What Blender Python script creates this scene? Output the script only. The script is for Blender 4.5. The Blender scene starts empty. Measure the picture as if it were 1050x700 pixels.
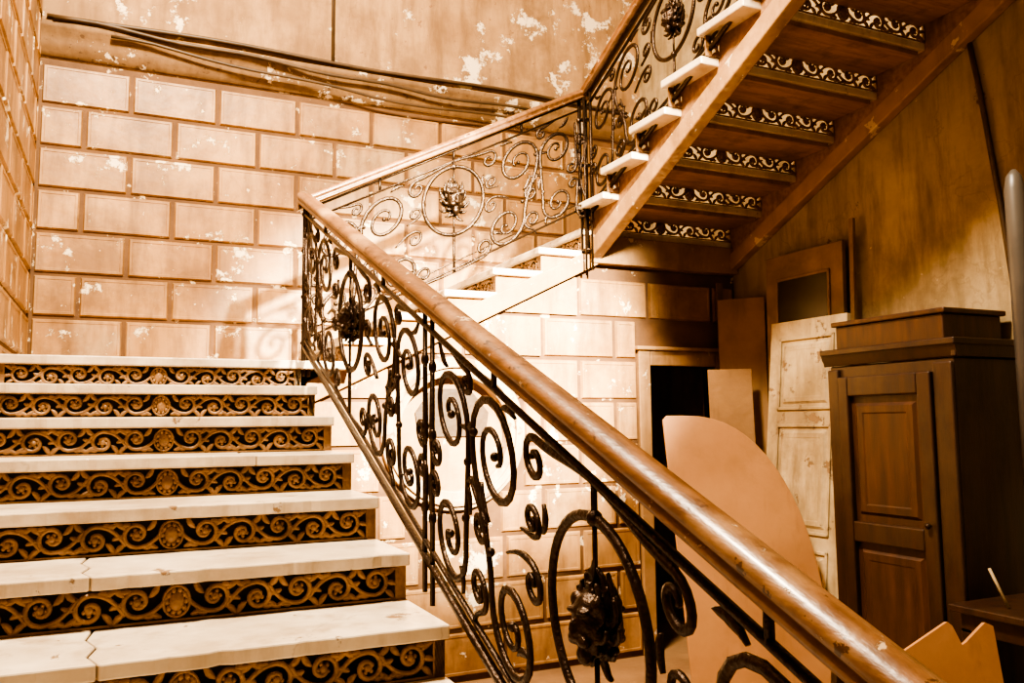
import bpy, math, random, cmath
from mathutils import Vector, Matrix
random.seed(7)
LZ=1.8; RISE=.15
X1=.86; Y0=4.466; RUN=.362; XL=-.53; YB=5.755; YA=4.65; XR=3.856
S1=RISE/RUN
# ------------------------------------------------------------ mesh builder
class MB:
    def __init__(s): s.v=[];s.f=[];s.sm=[]
    def add(s,vs,fs,smooth=False):
        o=len(s.v);s.v+= [tuple(p) for p in vs]
        for f in fs: s.f.append([i+o for i in f]);s.sm.append(smooth)
    def box(s,a,b):
        x0,y0,z0=a;x1,y1,z1=b
        s.add([(x0,y0,z0),(x1,y0,z0),(x1,y1,z0),(x0,y1,z0),(x0,y0,z1),(x1,y0,z1),(x1,y1,z1),(x0,y1,z1)],
              [(0,3,2,1),(4,5,6,7),(0,1,5,4),(1,2,6,5),(2,3,7,6),(3,0,4,7)])
    def obox(s,o,ax,ay,az):
        o=Vector(o);ax=Vector(ax);ay=Vector(ay);az=Vector(az)
        p=[o,o+ax,o+ax+ay,o+ay];p+=[q+az for q in p]
        s.add(p,[(0,3,2,1),(4,5,6,7),(0,1,5,4),(1,2,6,5),(2,3,7,6),(3,0,4,7)])
    def prism(s,pts,d,smooth=False):
        d=Vector(d);n=len(pts);p=[Vector(q) for q in pts];p+=[q+d for q in p]
        fs=[tuple(range(n-1,-1,-1)),tuple(range(n,2*n))]+[(i,(i+1)%n,n+(i+1)%n,n+i) for i in range(n)]
        s.add(p,fs,smooth)
    def frustum(s,o,u,v,n,ins,dep):
        o=Vector(o);u=Vector(u);v=Vector(v);n=Vector(n).normalized()
        lu=u.length;lv=v.length;du=u*(ins/lu);dv=v*(ins/lv)
        if lu<2.5*ins: return
        a=[o,o+u,o+u+v,o+v];b=[o+du+dv,o+u-du+dv,o+u+v-du-dv,o+v+du-dv]
        b=[q+n*dep for q in b]
        i2=du*1.6/1;j2=dv*1.6
        c=[b[0]+i2+j2,b[1]-i2+j2,b[2]-i2-j2,b[3]+i2-j2]
        d=[c[0]+du*.4+dv*.4,c[1]-du*.4+dv*.4,c[2]-du*.4-dv*.4,c[3]+du*.4-dv*.4]
        d=[q-n*dep*.18 for q in d]
        fs=[]
        for k in range(3):
            for i in range(4): fs.append((k*4+i,k*4+(i+1)%4,(k+1)*4+(i+1)%4,(k+1)*4+i))
        fs.append((12,13,14,15))
        s.add(a+b+c+d,fs)
    def tube(s,pts,r,nrm=(0,1,0),th=None,sides=6,closed=False):
        P=[Vector(p) for p in pts];n=len(P);nrm=Vector(nrm)
        if not hasattr(r,'__len__'): r=[r]*n
        vs=[]
        for i in range(n):
            if closed: t=P[(i+1)%n]-P[i-1]
            else: t=P[min(i+1,n-1)]-P[max(i-1,0)]
            if t.length<1e-9: t=Vector((0,0,1))
            t.normalize()
            nn=nrm-t*nrm.dot(t)
            if nn.length<1e-4: nn=t.orthogonal()
            nn.normalize();sd=t.cross(nn)
            for k in range(sides):
                a=2*math.pi*(k+.5)/sides
                vs.append(P[i]+sd*(math.cos(a)*r[i])+nn*(math.sin(a)*(r[i] if th is None else th)))
        fs=[]
        m=n if closed else n-1
        for i in range(m):
            for k in range(sides):
                a=i*sides+k;b=i*sides+(k+1)%sides;c=((i+1)%n)*sides+(k+1)%sides;d=((i+1)%n)*sides+k
                fs.append((a,b,c,d))
        if not closed:
            fs.append(tuple(range(sides-1,-1,-1)));fs.append(tuple((n-1)*sides+k for k in range(sides)))
        s.add(vs,fs,True)
    def ball(s,c,r,seg=12,rings=8):
        c=Vector(c);rx,ry,rz=r if hasattr(r,'__len__') else (r,r,r)
        vs=[];fs=[]
        for i in range(rings+1):
            ph=math.pi*i/rings
            for k in range(seg):
                a=2*math.pi*k/seg
                vs.append(c+Vector((rx*math.sin(ph)*math.cos(a),ry*math.sin(ph)*math.sin(a),rz*math.cos(ph))))
        for i in range(rings):
            for k in range(seg):
                fs.append((i*seg+k,i*seg+(k+1)%seg,(i+1)*seg+(k+1)%seg,(i+1)*seg+k))
        s.add(vs,fs,True)
    def sweep(s,prof,A,B,side,up):
        A=Vector(A);B=Vector(B);side=Vector(side);up=Vector(up);n=len(prof)
        vs=[A+side*x+up*y for x,y in prof]+[B+side*x+up*y for x,y in prof]
        fs=[(i,(i+1)%n,n+(i+1)%n,n+i) for i in range(n)]
        s.add(vs,fs,True)
        s.add(vs,[tuple(range(n-1,-1,-1)),tuple(range(n,2*n))],False)
    def obj(s,name,mat,parent=None,bevel=0,seg=2,recalc=True):
        me=bpy.data.meshes.new(name);me.from_pydata(s.v,[],s.f);me.update()
        for p,sm in zip(me.polygons,s.sm): p.use_smooth=sm
        if recalc:
            import bmesh
            bm=bmesh.new();bm.from_mesh(me)
            bmesh.ops.recalc_face_normals(bm,faces=bm.faces);bm.to_mesh(me);bm.free()
        me.materials.append(mat)
        o=bpy.data.objects.new(name,me);bpy.context.collection.objects.link(o)
        if parent: o.parent=parent
        if bevel:
            m=o.modifiers.new('bev','BEVEL');m.width=bevel;m.segments=seg;m.limit_method='ANGLE';m.angle_limit=.6
        return o
def empty(name):
    e=bpy.data.objects.new(name,None);bpy.context.collection.objects.link(e);e.empty_display_size=.1;return e
# ------------------------------------------------------------ materials
def mat(name,c1,c2=None,scale=3,rough=.7,metal=0,bump=.15,bscale=25,chip=None,chipth=.62,chipscale=7,stretch=(1,1,1),coat=0,wear=None,grime=None,gth=.55,chip2=None,chip2th=.66,hair=None,crough=.65,hairamt=.8):
    m=bpy.data.materials.new(name);m.use_nodes=True;nt=m.node_tree;N=nt.nodes;L=nt.links
    b=N['Principled BSDF'];b.inputs['Roughness'].default_value=rough;b.inputs['Metallic'].default_value=metal
    b.inputs['Coat Weight'].default_value=coat;b.inputs['Coat Roughness'].default_value=.18
    g=N.new('ShaderNodeNewGeometry');mp=N.new('ShaderNodeMapping');mp.inputs['Scale'].default_value=stretch
    L.new(g.outputs['Position'],mp.inputs['Vector'])
    n1=N.new('ShaderNodeTexNoise');n1.inputs['Scale'].default_value=scale;n1.inputs['Detail'].default_value=8;n1.inputs['Roughness'].default_value=.6
    L.new(mp.outputs[0],n1.inputs['Vector'])
    r=N.new('ShaderNodeValToRGB');r.color_ramp.elements[0].position=.33;r.color_ramp.elements[1].position=.67
    r.color_ramp.elements[0].color=(*(c2 or c1),1);r.color_ramp.elements[1].color=(*c1,1)
    L.new(n1.outputs['Fac'],r.inputs['Fac']);col=r.outputs['Color']
    def layer(col,c,th,sc,soft=.02,detail=10,vec=None,amt=1.0,ro=.65):
        n=N.new('ShaderNodeTexNoise');n.inputs['Scale'].default_value=sc;n.inputs['Detail'].default_value=detail;n.inputs['Roughness'].default_value=ro
        L.new(vec or g.outputs['Position'],n.inputs['Vector'])
        q=N.new('ShaderNodeValToRGB');q.color_ramp.elements[0].position=th;q.color_ramp.elements[1].position=th+soft
        q.color_ramp.elements[1].color=(amt,amt,amt,1)
        L.new(n.outputs['Fac'],q.inputs['Fac'])
        mx=N.new('ShaderNodeMix');mx.data_type='RGBA'
        L.new(q.outputs['Color'],mx.inputs['Factor']);L.new(col,mx.inputs['A']);mx.inputs['B'].default_value=(*c,1)
        return mx.outputs['Result'],q.outputs['Color']
    if wear: col,_=layer(col,wear,.52,1.3,.14)
    if grime:
        m2=N.new('ShaderNodeMapping');m2.inputs['Scale'].default_value=(5,5,.9);L.new(g.outputs['Position'],m2.inputs['Vector'])
        col,_=layer(col,grime,gth,1.6,.22,8,m2.outputs[0],.8)
        col,_=layer(col,grime,gth+.02,1.1,.14,10,None,.65,.72)
    hmask=None
    if chip: col,hmask=layer(col,chip,chipth,chipscale,ro=crough)
    if chip2: col,_=layer(col,chip2,chip2th,19,.015,5)
    if hair:
        n=N.new('ShaderNodeTexNoise');n.inputs['Scale'].default_value=1.3;n.inputs['Detail'].default_value=7;n.inputs['Roughness'].default_value=.5
        L.new(g.outputs['Position'],n.inputs['Vector'])
        q=N.new('ShaderNodeValToRGB');e=q.color_ramp.elements
        e[0].position=.4535;e[0].color=(0,0,0,1);e[1].position=.4548;e[1].color=(hairamt,)*3+(1,)
        x=e.new(.4562);x.color=(hairamt,)*3+(1,);x=e.new(.4575);x.color=(0,0,0,1)
        L.new(n.outputs['Fac'],q.inputs['Fac'])
        mx=N.new('ShaderNodeMix');mx.data_type='RGBA'
        L.new(q.outputs['Color'],mx.inputs['Factor']);L.new(col,mx.inputs['A']);mx.inputs['B'].default_value=(*hair,1);col=mx.outputs['Result']
    L.new(col,b.inputs['Base Color'])
    if bump:
        n2=N.new('ShaderNodeTexNoise');n2.inputs['Scale'].default_value=bscale;n2.inputs['Detail'].default_value=6
        L.new(mp.outputs[0],n2.inputs['Vector'])
        bp=N.new('ShaderNodeBump');bp.inputs['Strength'].default_value=bump;bp.inputs['Distance'].default_value=.02
        L.new(n2.outputs['Fac'],bp.inputs['Height'])
        if hmask:
            b3=N.new('ShaderNodeBump');b3.inputs['Strength'].default_value=.6;b3.inputs['Distance'].default_value=.004;b3.invert=True
            L.new(hmask,b3.inputs['Height']);L.new(bp.outputs[0],b3.inputs['Normal']);L.new(b3.outputs[0],b.inputs['Normal'])
        else: L.new(bp.outputs[0],b.inputs['Normal'])
    return m
M_brick=mat('rusticated_plaster',(.49,.28,.115),(.34,.175,.064),2.5,.48,bump=.16,bscale=14,chip=(.80,.66,.46),chipth=.585,chipscale=4,crough=.74,chip2=(.7,.54,.35),chip2th=.68,wear=(.43,.28,.15),grime=(.16,.078,.028),gth=.46,hair=(.12,.055,.023),hairamt=.6)
M_joint=mat('joint_plaster',(.17,.082,.03),(.09,.042,.016),4,.8,chip=(.6,.45,.28),chipth=.61)
M_upper=mat('upper_plaster',(.46,.285,.135),(.31,.175,.075),1.6,.8,chip=(.74,.60,.42),chipth=.58,chipscale=2.4,crough=.72,grime=(.17,.09,.036),gth=.43,chip2=(.20,.10,.045),chip2th=.66,hair=(.13,.065,.03))
M_cornice=mat('grimy_cornice_plaster',(.36,.22,.10),(.21,.115,.045),2.2,.8,chip=(.66,.52,.36),chipth=.58,chipscale=5,crough=.72,grime=(.11,.055,.02),gth=.42,chip2=(.09,.045,.018),chip2th=.62)
M_right=mat('stained_plaster',(.37,.275,.15),(.26,.185,.095),1.6,.85,chip=(.13,.08,.035),chipth=.65,chipscale=3,wear=(.42,.32,.18),grime=(.14,.09,.04),gth=.46,hair=(.12,.07,.03),chip2=(.45,.36,.22),chip2th=.70)
M_marble=mat('worn_marble',(.74,.63,.48),(.50,.39,.27),4,.36,bump=.10,chip=(.27,.165,.085),chipth=.63,chipscale=7,coat=.12,grime=(.35,.24,.145),gth=.52,hair=(.14,.08,.04),hairamt=.7,crough=.7)
M_riser=mat('cast_iron_painted',(.34,.195,.092),(.16,.082,.035),14,.46,metal=.15,bump=.3,bscale=60,grime=(.11,.055,.022),gth=.5)
M_iron=mat('wrought_iron',(.055,.031,.017),(.028,.015,.008),20,.34,metal=.7,bump=.3,bscale=80)
M_hand=mat('worn_handrail_wood',(.22,.10,.038),(.10,.042,.014),6,.38,bump=.10,stretch=(5,1.2,5),coat=.22,wear=(.38,.22,.105),chip=(.52,.36,.21),chipth=.635,chipscale=18,chip2=(.07,.028,.010),chip2th=.62)
M_string=mat('painted_stringer',(.42,.245,.11),(.29,.16,.065),5,.6,chip=(.58,.45,.30),chipth=.62,grime=(.17,.09,.036),gth=.5)
M_board=mat('soffit_board',(.36,.19,.078),(.21,.10,.038),4,.7,stretch=(1,8,8),grime=(.10,.05,.02),gth=.5)
M_dark=mat('dark_wardrobe_wood',(.038,.013,.004),(.014,.005,.0017),3,.46,bump=.08,stretch=(8,8,1),coat=.08,grime=(.055,.028,.012),gth=.5)
M_darkp=mat('wardrobe_panel_wood',(.072,.026,.007),(.030,.010,.003),3,.48,bump=.08,stretch=(8,8,1),coat=.06,grime=(.030,.013,.005),gth=.48)
M_ply=mat('hardboard',(.44,.22,.09),(.33,.155,.06),2,.6,bump=.05,grime=(.26,.125,.048))
M_ply2=mat('tan_board',(.31,.17,.066),(.20,.105,.04),2,.7,grime=(.12,.06,.024))
M_white=mat('old_cream_paint',(.50,.39,.23),(.34,.25,.13),4,.6,chip=(.19,.115,.055),chipth=.585,crough=.72,grime=(.18,.12,.058),gth=.44)
M_floor=mat('cement_floor',(.30,.17,.08),(.17,.09,.04),2,.7)
M_glass=mat('dusty_glass',(.05,.04,.02),(.03,.02,.01),2,.2,bump=0)
M_grey=mat('grey_tube',(.11,.095,.08),(.07,.06,.05),2,.4,bump=0)
M_frame=mat('weathered_frame',(.25,.15,.066),(.15,.085,.032),4,.7,grime=(.10,.055,.022))
M_plast=mat('pale_plaster',(.60,.46,.30),(.40,.27,.15),3,.7,chip=(.26,.15,.065),chipth=.57,grime=(.27,.155,.075),gth=.46)
M_pipe_dark=mat('conduit_and_dark_fill',(.09,.05,.024),(.05,.028,.012),6,.5)
# ------------------------------------------------------------ 2D curve helpers
def bez(p0,p1,p2,p3,n):
    return [(1-t)**3*p0+3*(1-t)**2*t*p1+3*(1-t)*t*t*p2+t**3*p3 for t in [i/n for i in range(n+1)]]
def spiral(c,r,a,d,turns=1.25,n=22,inner=.16):
    out=[]
    for i in range(n+1):
        q=i/n
        out.append(c+r*(inner+(1-inner)*q**.85)*cmath.exp(1j*(a+d*2*math.pi*turns*(q-1))))
    return out
def scroll(c1,r1,a1,d1,c2=None,r2=0,a2=0,d2=0,end=None,endt=None,turns=1.25,k=.4,nb=14,n=22):
    s1=spiral(c1,r1,a1,d1,turns,n);T1=d1*1j*cmath.exp(1j*a1);P1=s1[-1]
    if c2 is not None:
        s2=spiral(c2,r2,a2,d2,turns,n);T2=d2*1j*cmath.exp(1j*a2);P2=s2[-1];D=abs(P2-P1)
        return s1+bez(P1,P1+T1*D*k,P2+T2*D*k,P2,nb)[1:-1]+s2[::-1]
    D=abs(end-P1)
    et=endt if endt is not None else 0
    return s1+bez(P1,P1+T1*D*k,end-et*D*k,end,nb)[1:]
def taper(n,r,e=.6,m=.25):
    return [r*(e+(1-e)*min(1,min(i,n-1-i)/(m*n))) for i in range(n)]
# ------------------------------------------------------------ ornate riser panel
def riser_mesh(W,name,H=.112):
    b=MB();N=(0,1,0)
    def P(z): return (z.real,0,z.imag)
    b.box((0,-.004,0),(W,.004,.007));b.box((0,-.004,H-.007),(W,.004,H))
    b.box((0,-.005,0),(.035,.005,H));b.box((W-.035,-.005,0),(W,.005,H))
    c=W/2;hm=H/2
    b.tube([(c+.036*math.cos(a),0,hm+.044*math.sin(a)) for a in [2*math.pi*i/20 for i in range(20)]],.005,N,.007,closed=True)
    b.ball((c,-.002,hm),(.022,.012,.028))
    for i in range(10):
        a=2*math.pi*i/10
        b.ball((c+.026*math.cos(a),-.001,hm+.032*math.sin(a)),(.009,.008,.010),6,4)
    n=max(3,int(round((W/2-.08)/.118)));st=(W/2-.085)/n
    for sgn in (1,-1):
        for i in range(n):
            x=.045+st*(i+.5);up=(i%2==0)
            cz=hm+(.006 if up else -.006);f=1 if up else -1
            r=.042
            pts=scroll(complex(x,cz),r,-f*math.pi/2*1.0,-f,end=complex(x-st*.75,hm+f*.03),endt=complex(-.5,f*.8),turns=1.25,n=20,nb=8)
            pts=[complex(c+sgn*q.real,min(H-.006,max(.006,q.imag))) for q in pts]
            b.tube([P(q) for q in pts],taper(len(pts),.0082,.75),N,.007)
            b.ball((c+sgn*x,-.002,cz),(.012,.009,.012),8,5)
            for kk in range(5):
                a=2*math.pi*kk/5+i
                b.ball((c+sgn*(x+.014*math.cos(a)),0,cz+.014*math.sin(a)),(.007,.006,.007),6,4)
            for (dx,dz,an,ln) in [(-.050,f*.030,f*2.4,.036),(.050,-f*.034,-f*.6,.036),(.048,f*.036,f*.8,.032),(-.050,-f*.036,-f*2.4,.028),(.056,0,0,.026),(-.03,-f*.045,-f*2.9,.026),(.026,f*.045,f*.2,.026)]:
                base=complex(x+dx*.8,hm+dz*.8);d=cmath.exp(1j*an)
                q=[base+d*ln*t-1j*f*d*ln*.35*t*t for t in (-.3,0,.3,.6,.85,1)]
                q=[complex(c+sgn*z.real,min(H-.004,max(.004,z.imag))) for z in q]
                b.tube([P(z) for z in q],[.003,.009,.011,.009,.006,.003],N,.006)
    me_o=b.obj(name,M_riser,recalc=True)
    me=me_o.data;bpy.data.objects.remove(me_o);return me
def place_riser(me,name,loc,rotz,parent):
    o=bpy.data.objects.new(name,me);bpy.context.collection.objects.link(o);o.location=loc;o.rotation_euler=(0,0,rotz);o.parent=parent
    return o
# ------------------------------------------------------------ staircase
stair=empty('marble_staircase')
b=MB()
def edge(x0,x1,y0):
    n=max(3,int((x1-x0)/.03));pts=[]
    for i in range(n+1):
        x=x0+(x1-x0)*i/n
        d=random.uniform(0,.0035)
        if random.random()<.09: d+=random.uniform(.006,.015)
        pts.append((x,y0+(d if 0<i<n else 0)))
    return pts
def slabx(b,x0,x1,y0,y1,z0,z1):
    pts=edge(x0,x1,y0)+[(x1,y1),(x0,y1)]
    b.prism([(x,y,z0) for x,y in pts],(0,0,z1-z0))
for n in range(1,12):
    zt=LZ-RISE*n;yn=Y0-n*RUN
    if n in (3,5,6):
        xc={3:.46,5:-.08,6:-.05}[n]
        jag=[(xc+.02,yn),(xc-.006,yn+.09),(xc+.012,yn+.18),(xc-.015,yn+.28),(xc+.0,yn+RUN+.03)]
        g=.0026
        L_=edge(XL,xc+.02-g,yn)+[(x-g,y) for x,y in jag[1:]]+[(XL,yn+RUN+.03)]
        R2=edge(xc+.02+g,X1,yn)+[(X1,yn+RUN+.03)]+[(x+g,y) for x,y in jag[1:]][::-1]
        b.prism([(x,y,zt-.042) for x,y in L_],(0,0,.042));b.prism([(x,y,zt-.042) for x,y in R2],(0,0,.040))
    else: slabx(b,XL,X1,yn,yn+RUN+.03,zt-.042,zt)
slabx(b,XL,1.13,Y0,YB,LZ-.042,LZ)
b.obj('treads_entry',M_marble,stair,.005)
meA=riser_mesh(X1-XL-.01,'riser_panel_a')
for n in range(0,12):
    place_riser(meA,'riser_entry_%d'%n,(XL+.005,Y0-n*RUN+.035,LZ-RISE*(n+1)),0,stair)
b=MB()
poly=[(Y0-11*RUN+.03,0)]
for n in range(11,-1,-1):
    y=Y0-n*RUN+.03
    poly.append((y,LZ-RISE*(n+1) if n<11 else 0));poly.append((y,LZ-RISE*n-.043))
poly.append((YB,LZ-.043));poly.append((YB,0))
pp=[]
for q in poly:
    if not pp or (abs(pp[-1][0]-q[0])+abs(pp[-1][1]-q[1]))>1e-6: pp.append(q)
b.prism([(X1-.035,y,z) for y,z in pp],(.03,0,0))
b.obj('stair_side_carriage',M_string,stair)
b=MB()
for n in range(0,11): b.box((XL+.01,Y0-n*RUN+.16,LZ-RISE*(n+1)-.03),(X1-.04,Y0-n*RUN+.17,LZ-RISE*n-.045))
b.obj('void_shade_sheets',M_pipe_dark,stair)  # dark sheets painted in for the shade of the hollow behind the risers
R2=.31;XS=1.08;S2=.15/.31
b=MB()
for i in range(5):
    x=XS+R2*i;z=LZ+.15*(i+1);b.box((x,YA-.04,z-.042),(x+R2+.03,YB,z))
b.box((XS+R2*5,YA-.03,LZ+.9-.042),(XR,YB,LZ+.9))
b.obj('treads_rear',M_marble,stair,.007)
meB=riser_mesh(YB-YA-.01,'riser_panel_b')
for i in range(6):
    place_riser(meB,'riser_rear_%d'%i,(XS+R2*i+.035,YA,LZ+.15*i),math.pi/2,stair)
b=MB()
poly=[]
for i in range(6):
    x=XS+R2*i+.03
    poly+= [(x,LZ+.15*i),(x,LZ+.15*(i+1)-.043)]
poly=poly+[(2.75,LZ+.857),(2.75,LZ+.675),(XS+.03,LZ-.09)]
b.prism([(x,YA-.012,z) for x,z in poly],(0,.03,0))
zl=lambda x:LZ+.15+(x-XS)*S2
b.prism([(X1,YA-.05,zl(X1)-.30),(2.74,YA-.05,zl(2.74)-.285),(2.74,YA-.05,zl(2.74)-.17),(X1+.05,YA-.05,zl(X1+.05)-.17)],(0,.05,0))
b.box((2.68,YA-.06,LZ+.675),(XR,YA+.02,LZ+.857))
b.box((2.68,YA,LZ+.66),(XR,YB,LZ+.69))
b.obj('stringer_rear',M_string,stair,.006)
R3=.325;S3=.4615;Y3=4.62
b=MB();bb=MB()
for j in range(12):
    y=Y3-R3*j;z=LZ+.9+.15*(j+1)
    b.box((2.60,y-R3,z-.042),(XR,y+.03,z))
    bb.box((2.75,y-R3+.02,z-.068),(XR-.07,y-.005,z-.043))
yl=Y3-R3*12
b.box((2.60,yl-1.2,LZ+.9+1.8+.108),(XR,yl+.03,LZ+.9+1.8+.15))
b.obj('treads_upper',M_marble,stair,.007);bb.obj('tread_boards_upper',M_board,stair)
meC=riser_mesh(XR-2.62-.02,'riser_panel_c')
for j in range(12):
    place_riser(meC,'riser_upper_%d'%j,(2.63,Y3-R3*j,LZ+.9+.15*j),0,stair)
b=MB();b2=MB()
zb=lambda y:LZ+.675+S3*(YA-y)
for x0,x1,h in ((2.68,2.76,.115),(XR-.07,XR-.003,.11)):
    b.prism([(x0,YA-.02,zb(YA-.02)),(x0,yl-.1,zb(yl-.1)),(x0,yl-.1,zb(yl-.1)+h),(x0,YA-.02,zb(YA-.02)+h)],(x1-x0,0,0))
    poly=[]
    for j in range(12):
        y=Y3-R3*j
        poly+=[(y-.008,LZ+.9+.15*j+ (0 if j else -.02)),(y-.008,LZ+.9+.15*(j+1)-.045)]
    poly+=[(yl+.0,LZ+.9+1.8-.045),(yl,zb(yl)+h-.02),(YA-.038,zb(YA-.02)+h-.02)]
    b2.prism([(x0+.03,y,z) for y,z in poly],(x1-x0-.045,0,0))
b.obj('stringers_upper',M_string,stair,.008);b2.obj('carriage_upper',M_board,stair)
# ------------------------------------------------------------ railing
rail=empty('iron_stair_railing')
NX=(1,0,0);NY=(0,1,0)
def medallion(c,hdir,nrm,name,G=1.18):
    b=MB();c=Vector(c);H=Vector((hdir.x,hdir.y,0)).normalized();Nn=Vector(nrm)
    def Q(a,z,n): return c+H*a*G+Vector((0,0,z*G))+Nn*n*G
    def rad(w,dp,z): return (abs(H.x)*w*G+abs(Nn.x)*dp*G,abs(H.y)*w*G+abs(Nn.y)*dp*G,z*G)
    for ring,(r0,ln0,nn,w) in enumerate([(.036,.050,13,.015),(.030,.034,11,.013)]):
        for i in range(nn):
            a=2*math.pi*(i+.5*ring)/nn+math.pi/2;ln=ln0*(1.0 if i%2 else .8)
            for sd in ((1,-1) if ring else (0,)):
                q=[]
                for t in (0,.25,.5,.75,1):
                    rr=r0+ln*t;aa=a+.42*t*t*(1 if math.cos(a)>0 else -1)
                    q.append(Q(rr*.86*math.cos(aa),rr*1.22*math.sin(aa),sd*(.020-.006*t)+.006*math.sin(t*3)))
                b.tube(q,[w*.7,w,w*.95,w*.7,.0035],nrm,.0065)
    for sd in (1,-1):
        b.ball(Q(0,.004,.016*sd),rad(.036,.026,.050),14,10)
        b.ball(Q(0,-.004,.040*sd),rad(.0085,.014,.020),8,6)
        b.ball(Q(0,-.016,.044*sd),rad(.014,.010,.008),8,6)
        b.ball(Q(0,-.048,.024*sd),rad(.016,.014,.018),8,6)
        for e in (1,-1):
            b.ball(Q(.017*e,.024,.036*sd),rad(.015,.010,.006),8,6)
            b.ball(Q(.016*e,-.024,.034*sd),rad(.015,.011,.010),8,6)
            b.ball(Q(.034*e,.036,.020*sd),rad(.012,.010,.014),8,6)
    o=b.obj(name,M_iron,rail)
    m=o.modifiers.new('cast','REMESH');m.mode='VOXEL';m.voxel_size=.0038;m.use_smooth_shade=True
    m=o.modifiers.new('soft','SMOOTH');m.factor=.5;m.iterations=1
mcount=0
def panel(b,mapf,nrm,L,cen_t=.47,T=.0095,G=1.18):
    global mcount
    def add(pts,r=None,th=.008,tp=.55):
        b.tube([mapf(q.real,q.imag) for q in pts],taper(len(pts),r or T,tp),nrm,th)
    k=L
    for s in (1,-1):
        def M(pts): return [complex(s*q.real,q.imag) for q in pts]
        add(M(scroll(complex(.50*k,.595),.150*min(1,k*1.05),0,-1,complex(.40*k,.235),.125,0,1,turns=1.6,n=30)),T*1.2)
        add(M(scroll(complex(.81*k,.58),.130*k,math.pi,1,complex(.82*k,.235),.120*k,math.pi,-1,turns=1.5,n=28)),T*1.15)
        add(M(scroll(complex(.27*k,.69),.052,math.pi/2,1,end=complex(0,.765),endt=-1+0j)))
        add(M(scroll(complex(.22*k,.165),.055,-math.pi/2,-1,end=complex(0,.10),endt=-1+0j)))
        add(M(scroll(complex(.61*k,.20),.050,math.pi,1,end=complex(.64*k,.10),endt=.3-1j)))
        add(M(scroll(complex(.60*k,.37),.040,math.pi,-1,end=complex(.655*k,.47),endt=.5+1j)))
        add(M(scroll(complex(.94*k,.42),.045*k,0,1,end=complex(.975*k,.70),endt=1j)))
        add(M(scroll(complex(.95*k,.31),.04*k,0,-1,end=complex(.975*k,.12),endt=-1j)))
        # small fillers between ring and big scrolls, and at the rails
        add(M(scroll(complex(.285*k,.40),.045,math.pi/2,-1,end=complex(.42*k,.40),endt=1-.6j)),T*.85)
        add(M(scroll(complex(.69*k,.715),.035,math.pi/2,-1,end=complex(.80*k,.765),endt=1+.2j)),T*.85)
        add(M(scroll(complex(.285*k,.545),.035,math.pi,1,end=complex(.34*k,.50),endt=1-.3j)),T*.8)
        for (x,y,an,ln) in [(.65,.62,-.9,.08),(.555,.42,.7,.07),(.555,.40,-.9,.05),(.36,.20,2.3,.05),(.73,.18,-2.2,.05),(.22,.60,-1.9,.05),(.44,.745,2.7,.06),(.68,.45,2.4,.07),(.68,.43,-2.2,.06),(.86,.71,.3,.06)]:
            bs=complex(x*k,y);d=cmath.exp(1j*an)
            q=[bs+d*ln*t+1j*d*ln*.5*t*t for t in (-.25,.05,.35,.6,.85,1)]
            b.tube([mapf(s*z.real,z.imag) for z in q],[.004,.009,.013,.011,.008,.003],nrm,.006)
        for (x,y) in [(.64,.60),(.53,.34),(.685,.50),(.70,.34),(.50,.595),(.40,.235),(.81,.58),(.82,.235)]:
            b.ball(mapf(s*x*k,y),.013,8,6)
    c=Vector(mapf(0,cen_t));c2=Vector(mapf(.01,cen_t))
    d=Vector((c2-c));d.z*=.5;hdir=Vector((d.x,d.y,d.z))/.01
    ring=[c+hdir*(.190*math.cos(a))+Vector((0,0,.205*math.sin(a))) for a in [2*math.pi*i/44 for i in range(44)]]
    b.tube(ring,T*1.2,nrm,.010,closed=True)
    b.tube([c+Vector((0,0,.2)),Vector(mapf(0,.77))],.008,nrm);b.tube([c-Vector((0,0,.2)),Vector(mapf(0,.1))],.008,nrm)
    b.ball(c+Vector((0,0,.205)),.018,8,6);b.ball(c-Vector((0,0,.205)),.018,8,6)
    b.tube([c+Vector((0,0,.2)),c+Vector((0,0,.07))],.006,nrm);b.tube([c-Vector((0,0,.2)),c-Vector((0,0,.07))],.006,nrm)
    medallion(c,hdir,nrm,'lion_mask_%d'%mcount,G);mcount+=1
def bars(b,mapf,nrm,s0,s1,L):
    for t,r in ((.055,.011),(.10,.007),(.77,.0085),(.835,.009)):
        b.tube([mapf(s0,t),mapf(s1,t)],r,nrm,r*1.3,sides=4)
b=MB();XRL=.872
for yc in (3.52,1.50):
    f=lambda s,t,yc=yc:(XRL,yc-s,LZ+S1*(yc-s-Y0)+t)
    panel(b,f,NX,1.0,.49,.0105)
    for s in (-.975,.975):
        b.tube([f(s,-.06),f(s,.85)],.0085,NX,sides=6)
        for t in (.2,.45,.66): b.ball(f(s,t),(.014,.014,.022),8,6)
    for s in (-.5,.5): b.tube([f(s,.77),f(s,.85)],.009,NX)
f1=lambda s,t:(XRL,4.51-s,LZ+S1*(4.51-s-Y0)+t)
bars(b,f1,NX,0,4.1,1)
for dx,dy in ((0,0),(.03,.03),(.03,-.0)):
    b.tube([(XRL+dx,4.54+dy,LZ-.08),(XRL+dx,4.54+dy,LZ+.86)],.011,NX)
for z in (.1,.35,.6,.8): b.ball((XRL+.015,4.555,LZ+z),(.03,.03,.018),10,6)
b.obj('ironwork_entry',M_iron,rail)
b=MB();YR2=4.60
g2=lambda x:LZ+.0+(x-.88)*.515
f=lambda s,t:(1.755+s,YR2,g2(1.755+s)+t)
panel(b,f,NY,.85,.53,.0105,1.4)
for t,r in ((.12,.009),(.16,.006),(.77,.008),(.835,.009)): b.tube([f(-.875,t),f(.90,t)],r,NY,r*1.2,sides=4)
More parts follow.
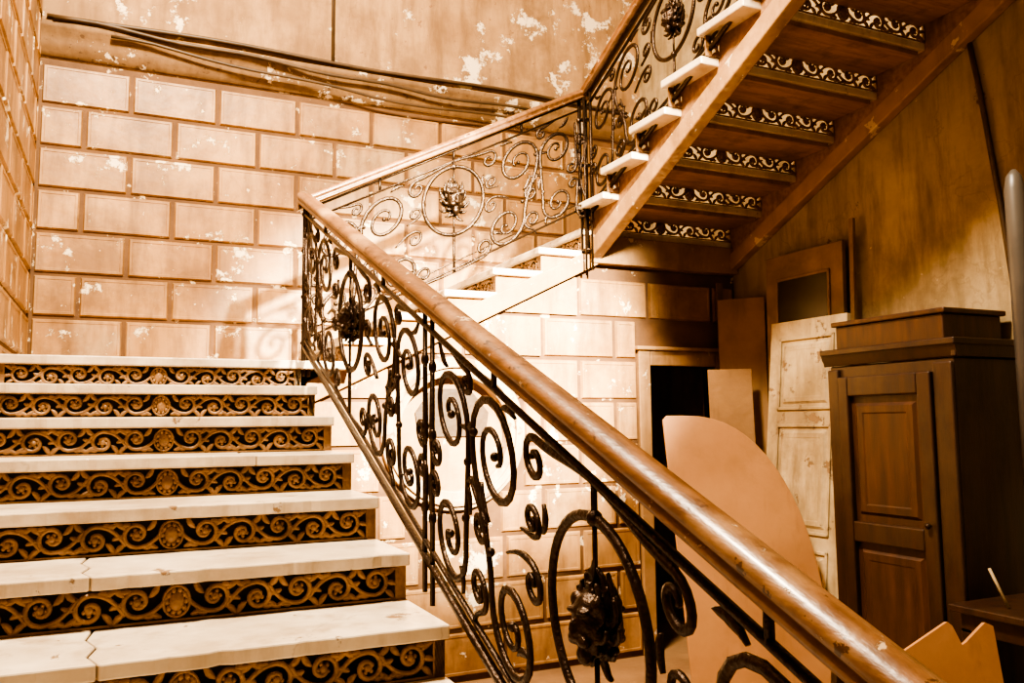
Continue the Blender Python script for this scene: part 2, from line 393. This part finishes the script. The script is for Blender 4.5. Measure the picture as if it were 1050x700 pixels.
for s in (-.84,.86):
    b.tube([f(s,.06),f(s,.85)],.010,NY)
    for t in (.25,.5,.7): b.ball(f(s,t),(.016,.016,.024),8,6)
for s in (-.45,0,.45): b.tube([f(s,.77),f(s,.85)],.008,NY)
for dx,dy in ((0,0),(.045,0),(.045,-.05),(.0,-.05)):
    b.tube([(2.63+dx,4.61+dy,LZ+.62),(2.63+dx,4.61+dy,LZ+1.74)],.0075,NY)
for z in (.75,1.0,1.3,1.6): b.ball((2.652,4.585,LZ+z),(.035,.035,.012),10,6)
for sg,z0 in ((1,1.0),(-1,1.45)):
    pts=scroll(complex(0,z0),.05,0,sg,end=complex(.0,z0+sg*.2),endt=1j*sg)
    b.tube([(2.60+q.real*.9,4.56,LZ+q.imag) for q in pts],.007,NY)
b.obj('ironwork_rear',M_iron,rail)
b=MB();XR3=2.655
g3=lambda y:LZ+.9+(4.58-y)*S3
f=lambda s,t:(XR3,3.62-s,g3(3.62-s)+t)
panel(b,f,NX,.92,.50,.0105,1.35)
f=lambda s,t:(XR3,1.70-s,g3(1.70-s)+t)
panel(b,f,NX,.92,.50)
f=lambda s,t:(XR3,4.55-s,g3(4.55-s)+t)
bars(b,f,NX,0,3.9,1)
for s in (.03,1.88,1.93,3.8): b.tube([f(s,.0),f(s,.85)],.011,NX)
b.obj('ironwork_upper',M_iron,rail)
prof=[(-.034,0),(-.034,.012),(-.026,.018),(-.038,.030),(-.040,.042),(-.034,.054),(-.020,.063),(0,.066),(.020,.063),(.034,.054),(.040,.042),(.038,.030),(.026,.018),(.034,.012),(.034,0)]
b=MB();up=(0,0,1)
h0=.838
A=Vector((XRL,4.565,LZ+S1*(4.53-Y0)+h0));Bq=Vector((XRL,.30,LZ+S1*(.30-Y0)+h0))
b.sweep(prof,A,Bq,(1,0,0),up)
A2=Vector((XRL-.03,YR2,g2(XRL)+h0-.005));B2=Vector((2.66,YR2,g2(2.66)+h0))
b.sweep(prof,A2,B2,(0,1,0),up)
A3=Vector((XR3,4.63,g3(4.60)+h0));B3=Vector((XR3,.7,g3(.7)+h0))
b.sweep(prof,A3,B3,(1,0,0),up)
b.obj('handrail',M_hand,rail)
# ------------------------------------------------------------ walls
zc0=LZ+.339;HB=.263;WB=.522;XBO=-.509
def subtract(iv,cut):
    out=[]
    for a,c in iv:
        if cut[1]<=a or cut[0]>=c: out.append((a,c));continue
        if cut[0]>a: out.append((a,cut[0]))
        if cut[1]<c: out.append((cut[1],c))
    return out
def blocks(b,org,ud,n,u0,u1,off,z_lo,z_hi,cutf=None,topf=None,gap=.024):
    ud=Vector(ud)
    k=-9
    while True:
        z=zc0+k*HB
        if z+HB>z_hi+.02: break
        if z>=z_lo-.16:
            za=max(z,z_lo)
            row=(6-1-k)%2
            st=off+(row*-.5)*WB
            m=math.floor((u0-st)/WB)
            while st+m*WB<u1:
                a=max(u0,st+m*WB);c=min(u1,st+(m+1)*WB-gap)
                m+=1
                if c-a<.05: continue
                iv=[(a,c)]
                if cutf:
                    for ct in cutf(za,z+HB-gap): iv=subtract(iv,ct)
                for p,q in iv:
                    if q-p<.05: continue
                    ztop=z+HB-gap
                    if topf and topf(p)<ztop:
                        hp,hq=min(ztop,topf(p)),min(ztop,topf(q))
                        if hq-za<.03: continue
                        O=Vector(org);nn=Vector(n)*.016
                        pts=[O+ud*p+Vector((0,0,za)),O+ud*q+Vector((0,0,za)),O+ud*q+Vector((0,0,hq))]
                        if topf(q)>ztop:
                            xm=p+(q-p)*(ztop-topf(p))/(topf(q)-topf(p));pts.append(O+ud*xm+Vector((0,0,ztop)))
                        if hp>za+.01: pts.append(O+ud*p+Vector((0,0,hp)))
                        else:
                            xm=p+(q-p)*(za-topf(p))/(topf(q)-topf(p));pts[0]=O+ud*xm+Vector((0,0,za))
                        b.prism(pts,nn);continue
                    b.frustum(Vector(org)+ud*p+Vector((0,0,za)),ud*(q-p),Vector((0,0,ztop-za)),n,.008,.016)
        k+=1
ZT=6.6
bk=MB();blocks(bk,(0,YB,0),(1,0,0),(0,-1,0),XL+.03,XR,XBO,0,zc0+6*HB+.01)
b=MB();b.box((XL-.15,YB,0),(XR+.15,YB+.15,zc0+6*HB+.02));wb=b.obj('wall_back',M_joint);bk.obj('wall_back_blocks',M_brick,wb)
b=MB();b.box((XL-.15,YB-.004,zc0+6*HB+.02),(XR+.15,YB+.15,ZT));b.obj('upper_plaster_back',M_upper,wb)
b=MB()
zt=zc0+6*HB
b.sweep([(0,.03),(.02,.03),(.025,.06),(.045,.075),(.05,.12),(.06,.16),(.085,.19),(.09,.225),(.06,.235),(.0,.26)],(XL,YB,zt),(XR,YB,zt),(0,-1,0),(0,0,1))
b.obj('cornice_back',M_cornice,wb)
bk=MB();blocks(bk,(XL,0,0),(0,1,0),(1,0,0),-1.6,YB-.02,YB-.02-.40,0,ZT-.3)
b=MB();b.box((XL-.15,-1.6,0),(XL,YB,ZT));wl=b.obj('wall_left',M_joint);bk.obj('wall_left_blocks',M_brick,wl)
DX0,DX1,DZ=3.13,3.66,1.83;RX,RZ,RR=1.77,1.41,.455
bot=lambda x:LZ+.15+(x-XS)*S2-.30
b=MB()
def rect_poly(x0,x1,z0,zf0,zf1): b.prism([(x0,YA,z0),(x1,YA,z0),(x1,YA,zf1),(x0,YA,zf0)],(0,.12,0))
tz=lambda x:bot(x)+.08
HS=.52
xs0,xs1,zs0=RX-HS,RX+HS,RZ-HS
rect_poly(X1-.005,xs0,0,tz(X1),tz(xs0));rect_poly(xs1,2.74,0,tz(xs1),LZ+.67);rect_poly(2.74,DX0,0,LZ+.67,LZ+.67)
rect_poly(DX0,DX1,DZ,LZ+.67,LZ+.67);rect_poly(DX1,XR,0,LZ+.67,LZ+.67)
b.prism([(xs0,YA,0),(xs1,YA,0),(xs1,YA,zs0),(xs0,YA,zs0)],(0,.12,0))
NS=64;rin=RR-.11
sq=[]
for i in range(NS):
    a=2*math.pi*i/NS;ca,sa=math.cos(a),math.sin(a)
    k=HS/max(1e-6,abs(ca))
    if sa<0: k=min(k,(RZ-zs0)/-sa)
    if sa-S2*ca>1e-6: k=min(k,(tz(RX)-RZ)/(sa-S2*ca))
    sq.append((RX+ca*k,RZ+sa*k))
for i in range(NS):
    a=2*math.pi*i/NS;a2=2*math.pi*(i+1)/NS
    b.prism([(RX+rin*math.cos(a),YA,RZ+rin*math.sin(a)),(sq[i][0],YA,sq[i][1]),(sq[(i+1)%NS][0],YA,sq[(i+1)%NS][1]),(RX+rin*math.cos(a2),YA,RZ+rin*math.sin(a2))],(0,.12,0))
ws=b.obj('wall_spandrel',M_joint)
def cutf(z0,z1):
    c=[]
    if z0<DZ+.12: c.append((DX0-.10,DX1+.09))
    d=max(0,max(z0-RZ,RZ-z1)) if not(z0<=RZ<=z1) else 0
    if d<RR: w=math.sqrt(RR*RR-d*d);c.append((RX-w,RX+w))
    return c
bk=MB();blocks(bk,(0,YA,0),(1,0,0),(0,-1,0),X1+.01,XR-.02,XBO+.26,0.0,LZ+.68,cutf,lambda x:bot(x) if x<2.74 else 99)
bk.obj('spandrel_blocks',M_brick,ws)
b=MB()
def ringp(r0,r1,y0,y1):
    vs=[];fs=[]
    for i in range(NS):
        a=2*math.pi*i/NS;c,s_=math.cos(a),math.sin(a)
        vs+=[(RX+r0*c,y0,RZ+r0*s_),(RX+r1*c,y0,RZ+r1*s_),(RX+r1*c,y1,RZ+r1*s_),(RX+r0*c,y1,RZ+r0*s_)]
        j=(i+1)%NS
        for k in range(4): fs.append((i*4+k,i*4+(k+1)%4,j*4+(k+1)%4,j*4+k))
    b.add(vs,fs,False)
ringp(RR-.12,RR-.01,YA-.035,YA+.12);ringp(RR-.075,RR-.035,YA-.055,YA-.03)
b.obj('oculus_surround',M_plast,ws,.006)
b=MB();b.prism([(RX+(RR-.11)*math.cos(2*math.pi*i/NS),YA+.06,RZ+(RR-.11)*math.sin(2*math.pi*i/NS)) for i in range(NS)],(0,.02,0));b.obj('oculus_pane',M_string,ws)
b=MB();b.prism([(RX-.20,YA+.045,RZ-.02),(RX+.22,YA+.045,RZ-.02),(RX+.24,YA+.045,RZ+.12),(RX+.12,YA+.045,RZ+.26),(RX-.12,YA+.045,RZ+.26),(RX-.22,YA+.045,RZ+.12)],(0,.014,0));b.obj('oculus_dark_patch',M_pipe_dark,ws)  # flat dark patch over the upper part of the oculus pane
b=MB()
b.box((DX0-.09,YA-.03,0),(DX0,YA+.12,DZ+.10));b.box((DX1,YA-.03,0),(DX1+.08,YA+.12,DZ+.10));b.box((DX0,YA-.03,DZ),(DX1,YA+.12,DZ+.10))
b.box((DX0-.11,YA-.05,DZ+.10),(DX1+.10,YA,DZ+.125))
b.obj('door_1',M_string,ws,.006)
b=MB();b.box((XR,-1.6,0),(XR+.15,YB,ZT));wr=b.obj('wall_right',M_right)
b=MB();b.box((XL-.15,-1.6,-.1),(XR+.15,YB+.15,0));b.obj('floor',M_floor)
b=MB()
def cable(pts,r,n=(0,1,0)): b.tube(pts,r,n)
zc=zt+.27
cable([(x,YB-.03,zc+.02+.012*math.sin(x*3)) for x in [XL+.04+i*.15 for i in range(29)]],.014)
cable([(XL+.08+i*.12,YB-.105,zt+.24-.10*min(1,max(0,(i*.12-.2)/2.2))+.01*math.sin(i*.8)) for i in range(28)],.012)
cable([(XL+.4+i*.12,YB-.10,zt+.17-.12*min(1,max(0,(i*.12-.2)/1.5))+.012*math.sin(i*.6+1)) for i in range(25)],.010)
cable([(1.28,YB-.02,zc),(1.28,YB-.02,5.6)],.012,(0,1,0))
b.obj('electrical_cable',M_pipe_dark)
b=MB();cable([(XR-.015,2.78,3.5),(XR-.015,2.72,3.1),(XR-.015,2.65,2.5),(XR-.015,2.60,1.95)],.013,(1,0,0));b.obj('electrical_cable',M_pipe_dark)
# ------------------------------------------------------------ wardrobe
wd=empty('wardrobe')
x0,x1,y0,y1,zt_=3.36,3.84,2.60,3.33,1.80
b=MB();b.box((x0+.02,y0,.08),(x1,y1,zt_-.06))
b.box((x0+.0,y0-.01,0),(x1,y1+.01,.10))
b.obj('carcass',M_dark,wd,.008)
b=MB()
b.sweep([(0,0),(.010,.0),(.015,.02),(.025,.035),(.03,.055),(.035,.065),(.0,.065)],(x0+.02,y0-.03,zt_-.06),(x0+.02,y1+.03,zt_-.06),(-1,0,0),(0,0,1))
b.box((x0-.02,y0-.035,zt_-.005),(x1,y1+.03,zt_+.025))
b.box((x0,y0-.025,zt_-.06),(x1,y0,zt_))
b.obj('cornice',M_dark,wd,.010)
b=MB()
fx=x0
def fr(ya,yb,za,zb,d=.02): b.box((fx-d+.02,ya,za),(fx+.022,yb,zb))
fr(y0,y0+.10,.10,zt_-.08);fr(y1-.07,y1,.10,zt_-.08)
fr(y0+.105,y0+.18,.14,1.68,.035);fr(y1-.14,y1-.075,.14,1.68,.035);fr(y0+.18,y1-.14,1.58,1.68,.035);fr(y0+.18,y1-.14,.14,.26,.035);fr(y0+.18,y1-.14,.86,.96,.035)
b.obj('door_frame',M_dark,wd,.007)
b=MB()
def raised(za,zb): 
    b.frustum((fx+.018,y1-.16,za),(0,-(y1-.16-y0-.20),0),(0,0,zb-za),(-1,0,0),.02,.016)
b.box((fx+.014,y0+.17,.25),(fx+.022,y1-.13,1.60));raised(.29,.83);raised(.99,1.55)
b.obj('door_panels',M_darkp,wd)
b=MB();b.ball((fx-.035,y0+.14,.98),.014);b.tube([(fx-.03,y0+.14,.98),(fx-.01,y0+.14,.98)],.006,NY);b.obj('knob',M_iron,wd)
b=MB()
bz=zt_+.026
b.box((3.40,2.66,bz),(3.80,3.30,bz+.12));b.box((3.385,2.64,bz+.12),(3.815,3.32,bz+.145))
b.obj('wooden_crate',M_darkp,None,.006)
# ------------------------------------------------------------ leaning things
def slab(p0,p1,h,lean,th,poly=None):
    p0=Vector((*p0,0.003));p1=Vector((*p1,0.003));u=(p1-p0);upv=Vector((*lean,0))+Vector((0,0,h));n=u.cross(upv).normalized()*th
    b=MB()
    if poly: b.prism([p0+u*a+upv*c for a,c in poly],n)
    else: b.obox(p0,u,upv,n)
    return b,p0,u,upv,n
poly=[(0,0),(0,.985),(.03,1.0),(.16,1.0)]
for i in range(1,17):
    a=math.pi/2*(1-i/16);poly.append((.16+.84*math.cos(a)**.85,.30+.70*math.sin(a)**.92))
poly+=[(.98,.15),(.93,0)]
b,*_=slab((2.72,3.70),(3.39,3.38),1.49,(-.0,.22),.02,poly=poly);b.obj('curved_tabletop',M_ply,None,.003)
def leaf(name,p0,p1,h,lean,th,m,pan,mg,glass=None):
    e=empty(name)
    b,p,u,up,n=slab(p0,p1,h,lean,th);b.obj('slab',m,e,.004)
    nn=n.normalized()
    b=MB();g=MB()
    for a0,a1,c0,c1 in pan:
        o=p+u*a0+up*c0
        U=u*(a1-a0);V=up*(c1-c0)
        base=o+n
        w=.018
        ul=U.normalized()*w;vl=V.normalized()*w;k=nn*.010
        b.obox(base,U,vl,k);b.obox(base+V-vl,U,vl,k);b.obox(base,ul,V,k);b.obox(base+U-ul,ul,V,k)
        if not glass: b.frustum(base+ul*2+vl*2,U-ul*4,V-vl*4,nn,.015,.008)
        else: g.obox(base+ul+vl,U-ul*2,V-vl*2,nn*.003)
    b.obj('mouldings',mg,e,.003)
    if glass: g.obj('pane',glass,e)
    return e
leaf('panelled_door_leaf',(3.46,4.04),(3.48,3.46),2.05,(.20,-.01),.035,M_white,[(.14,.86,.74,.95),(.14,.86,.40,.70),(.14,.86,.06,.36)],M_white)
leaf('glazed_door_leaf',(3.74,4.22),(3.74,3.58),2.50,(.06,0),.03,M_frame,[(.15,.85,.62,.94),(.15,.85,.08,.55)],M_frame,M_glass)
b,*_=slab((3.60,4.50),(3.79,4.26),2.27,(.03,.04),.018);b.obj('fibreboard_sheet',M_ply2,None,.002)
b,*_=slab((3.38,4.30),(3.60,4.14),1.79,(.05,.12),.018);b.obj('fibreboard_sheet',M_ply2,None,.002)
b,*_=slab((3.70,4.60),(3.745,4.60),2.40,(-.04,-.003),.016);b.obj('wooden_batten',M_frame)
b,*_=slab((3.70,3.53),(3.70,3.50),2.62,(.12,.02),.02);b.obj('wooden_batten',M_frame)
b,*_=slab((2.38,2.08),(2.86,2.02),.73,(.06,.15),.016,poly=[(0,0),(0,.84),(.15,.89),(.58,1.0),(.62,.98),(.68,.89),(.72,.90),(.93,.98),(1,.96),(1,0)]);b.obj('broken_plywood_board',M_ply)
t=empty('side_table')
b=MB();b.box((3.10,1.80,.68),(3.74,2.48,.71));b.box((3.13,1.83,.60),(3.71,2.45,.68))
for x in (3.13,3.66):
    for y in (1.83,2.40): b.box((x,y,0),(x+.05,y+.05,.62))
b.box((3.15,1.85,.18),(3.69,1.88,.22));b.box((3.15,2.41,.18),(3.69,2.44,.22))
b.obj('table_body',M_dark,t,.005)
b=MB();b.tube([(3.535,2.37,.712),(3.535,2.37,2.46),(3.535,2.37,2.52),(3.535,2.37,2.55)],[.042,.042,.032,.010],(0,1,0),sides=20);b.obj('metal_pole',M_grey)
b=MB();b.tube([(3.22,2.30,.712),(3.20,2.36,.86)],.006,NX);b.obj('wooden_dowel',M_white)
# ------------------------------------------------------------ lights
def area(name,loc,tgt,size,power,col,sy=None):
    l=bpy.data.lights.new(name,'AREA');l.energy=power;l.color=col;l.size=size
    if sy: l.shape='RECTANGLE';l.size_y=sy
    o=bpy.data.objects.new(name,l);bpy.context.collection.objects.link(o);o.location=loc
    o.rotation_euler=(Vector(tgt)-Vector(loc)).to_track_quat('-Z','Y').to_euler();return o
area('skylight',(0.15,2.4,5.8),(.9,4.0,2.0),.7,330,(1,.83,.60))
l=bpy.data.lights.new('window_beam','SPOT');l.energy=11000;l.color=(1,.87,.64);l.spot_size=math.radians(25);l.spot_blend=.85;l.shadow_soft_size=.12
o=bpy.data.objects.new('window_beam',l);bpy.context.collection.objects.link(o);o.location=(1.9,-1.2,4.9)
o.rotation_euler=(Vector((1.85,4.9,1.9))-o.location).to_track_quat('-Z','Y').to_euler()
w=bpy.data.worlds.new('World');bpy.context.scene.world=w;w.use_nodes=True
w.node_tree.nodes['Background'].inputs[0].default_value=(1,.74,.46,1);w.node_tree.nodes['Background'].inputs[1].default_value=.16
# ------------------------------------------------------------ camera
f=867.2;yaw=.433;pi=.098;ro=-.010
F=Vector((math.sin(yaw)*math.cos(pi),math.cos(yaw)*math.cos(pi),math.sin(pi)));R=Vector((math.cos(yaw),-math.sin(yaw),0));U=R.cross(F)
R_=R*math.cos(ro)+U*math.sin(ro);U_=-R*math.sin(ro)+U*math.cos(ro)
cam=bpy.data.cameras.new('Camera');cam.sensor_width=36;cam.lens=f/1050*36;cam.clip_start=.05
co=bpy.data.objects.new('Camera',cam);bpy.context.collection.objects.link(co)
Mx=Matrix((R_,U_,-F)).transposed().to_4x4();Mx.translation=Vector((0,0,LZ-.345));co.matrix_world=Mx
sc=bpy.context.scene;sc.camera=co
sc.view_settings.view_transform='AgX';sc.view_settings.look='AgX - High Contrast';sc.view_settings.exposure=1.35
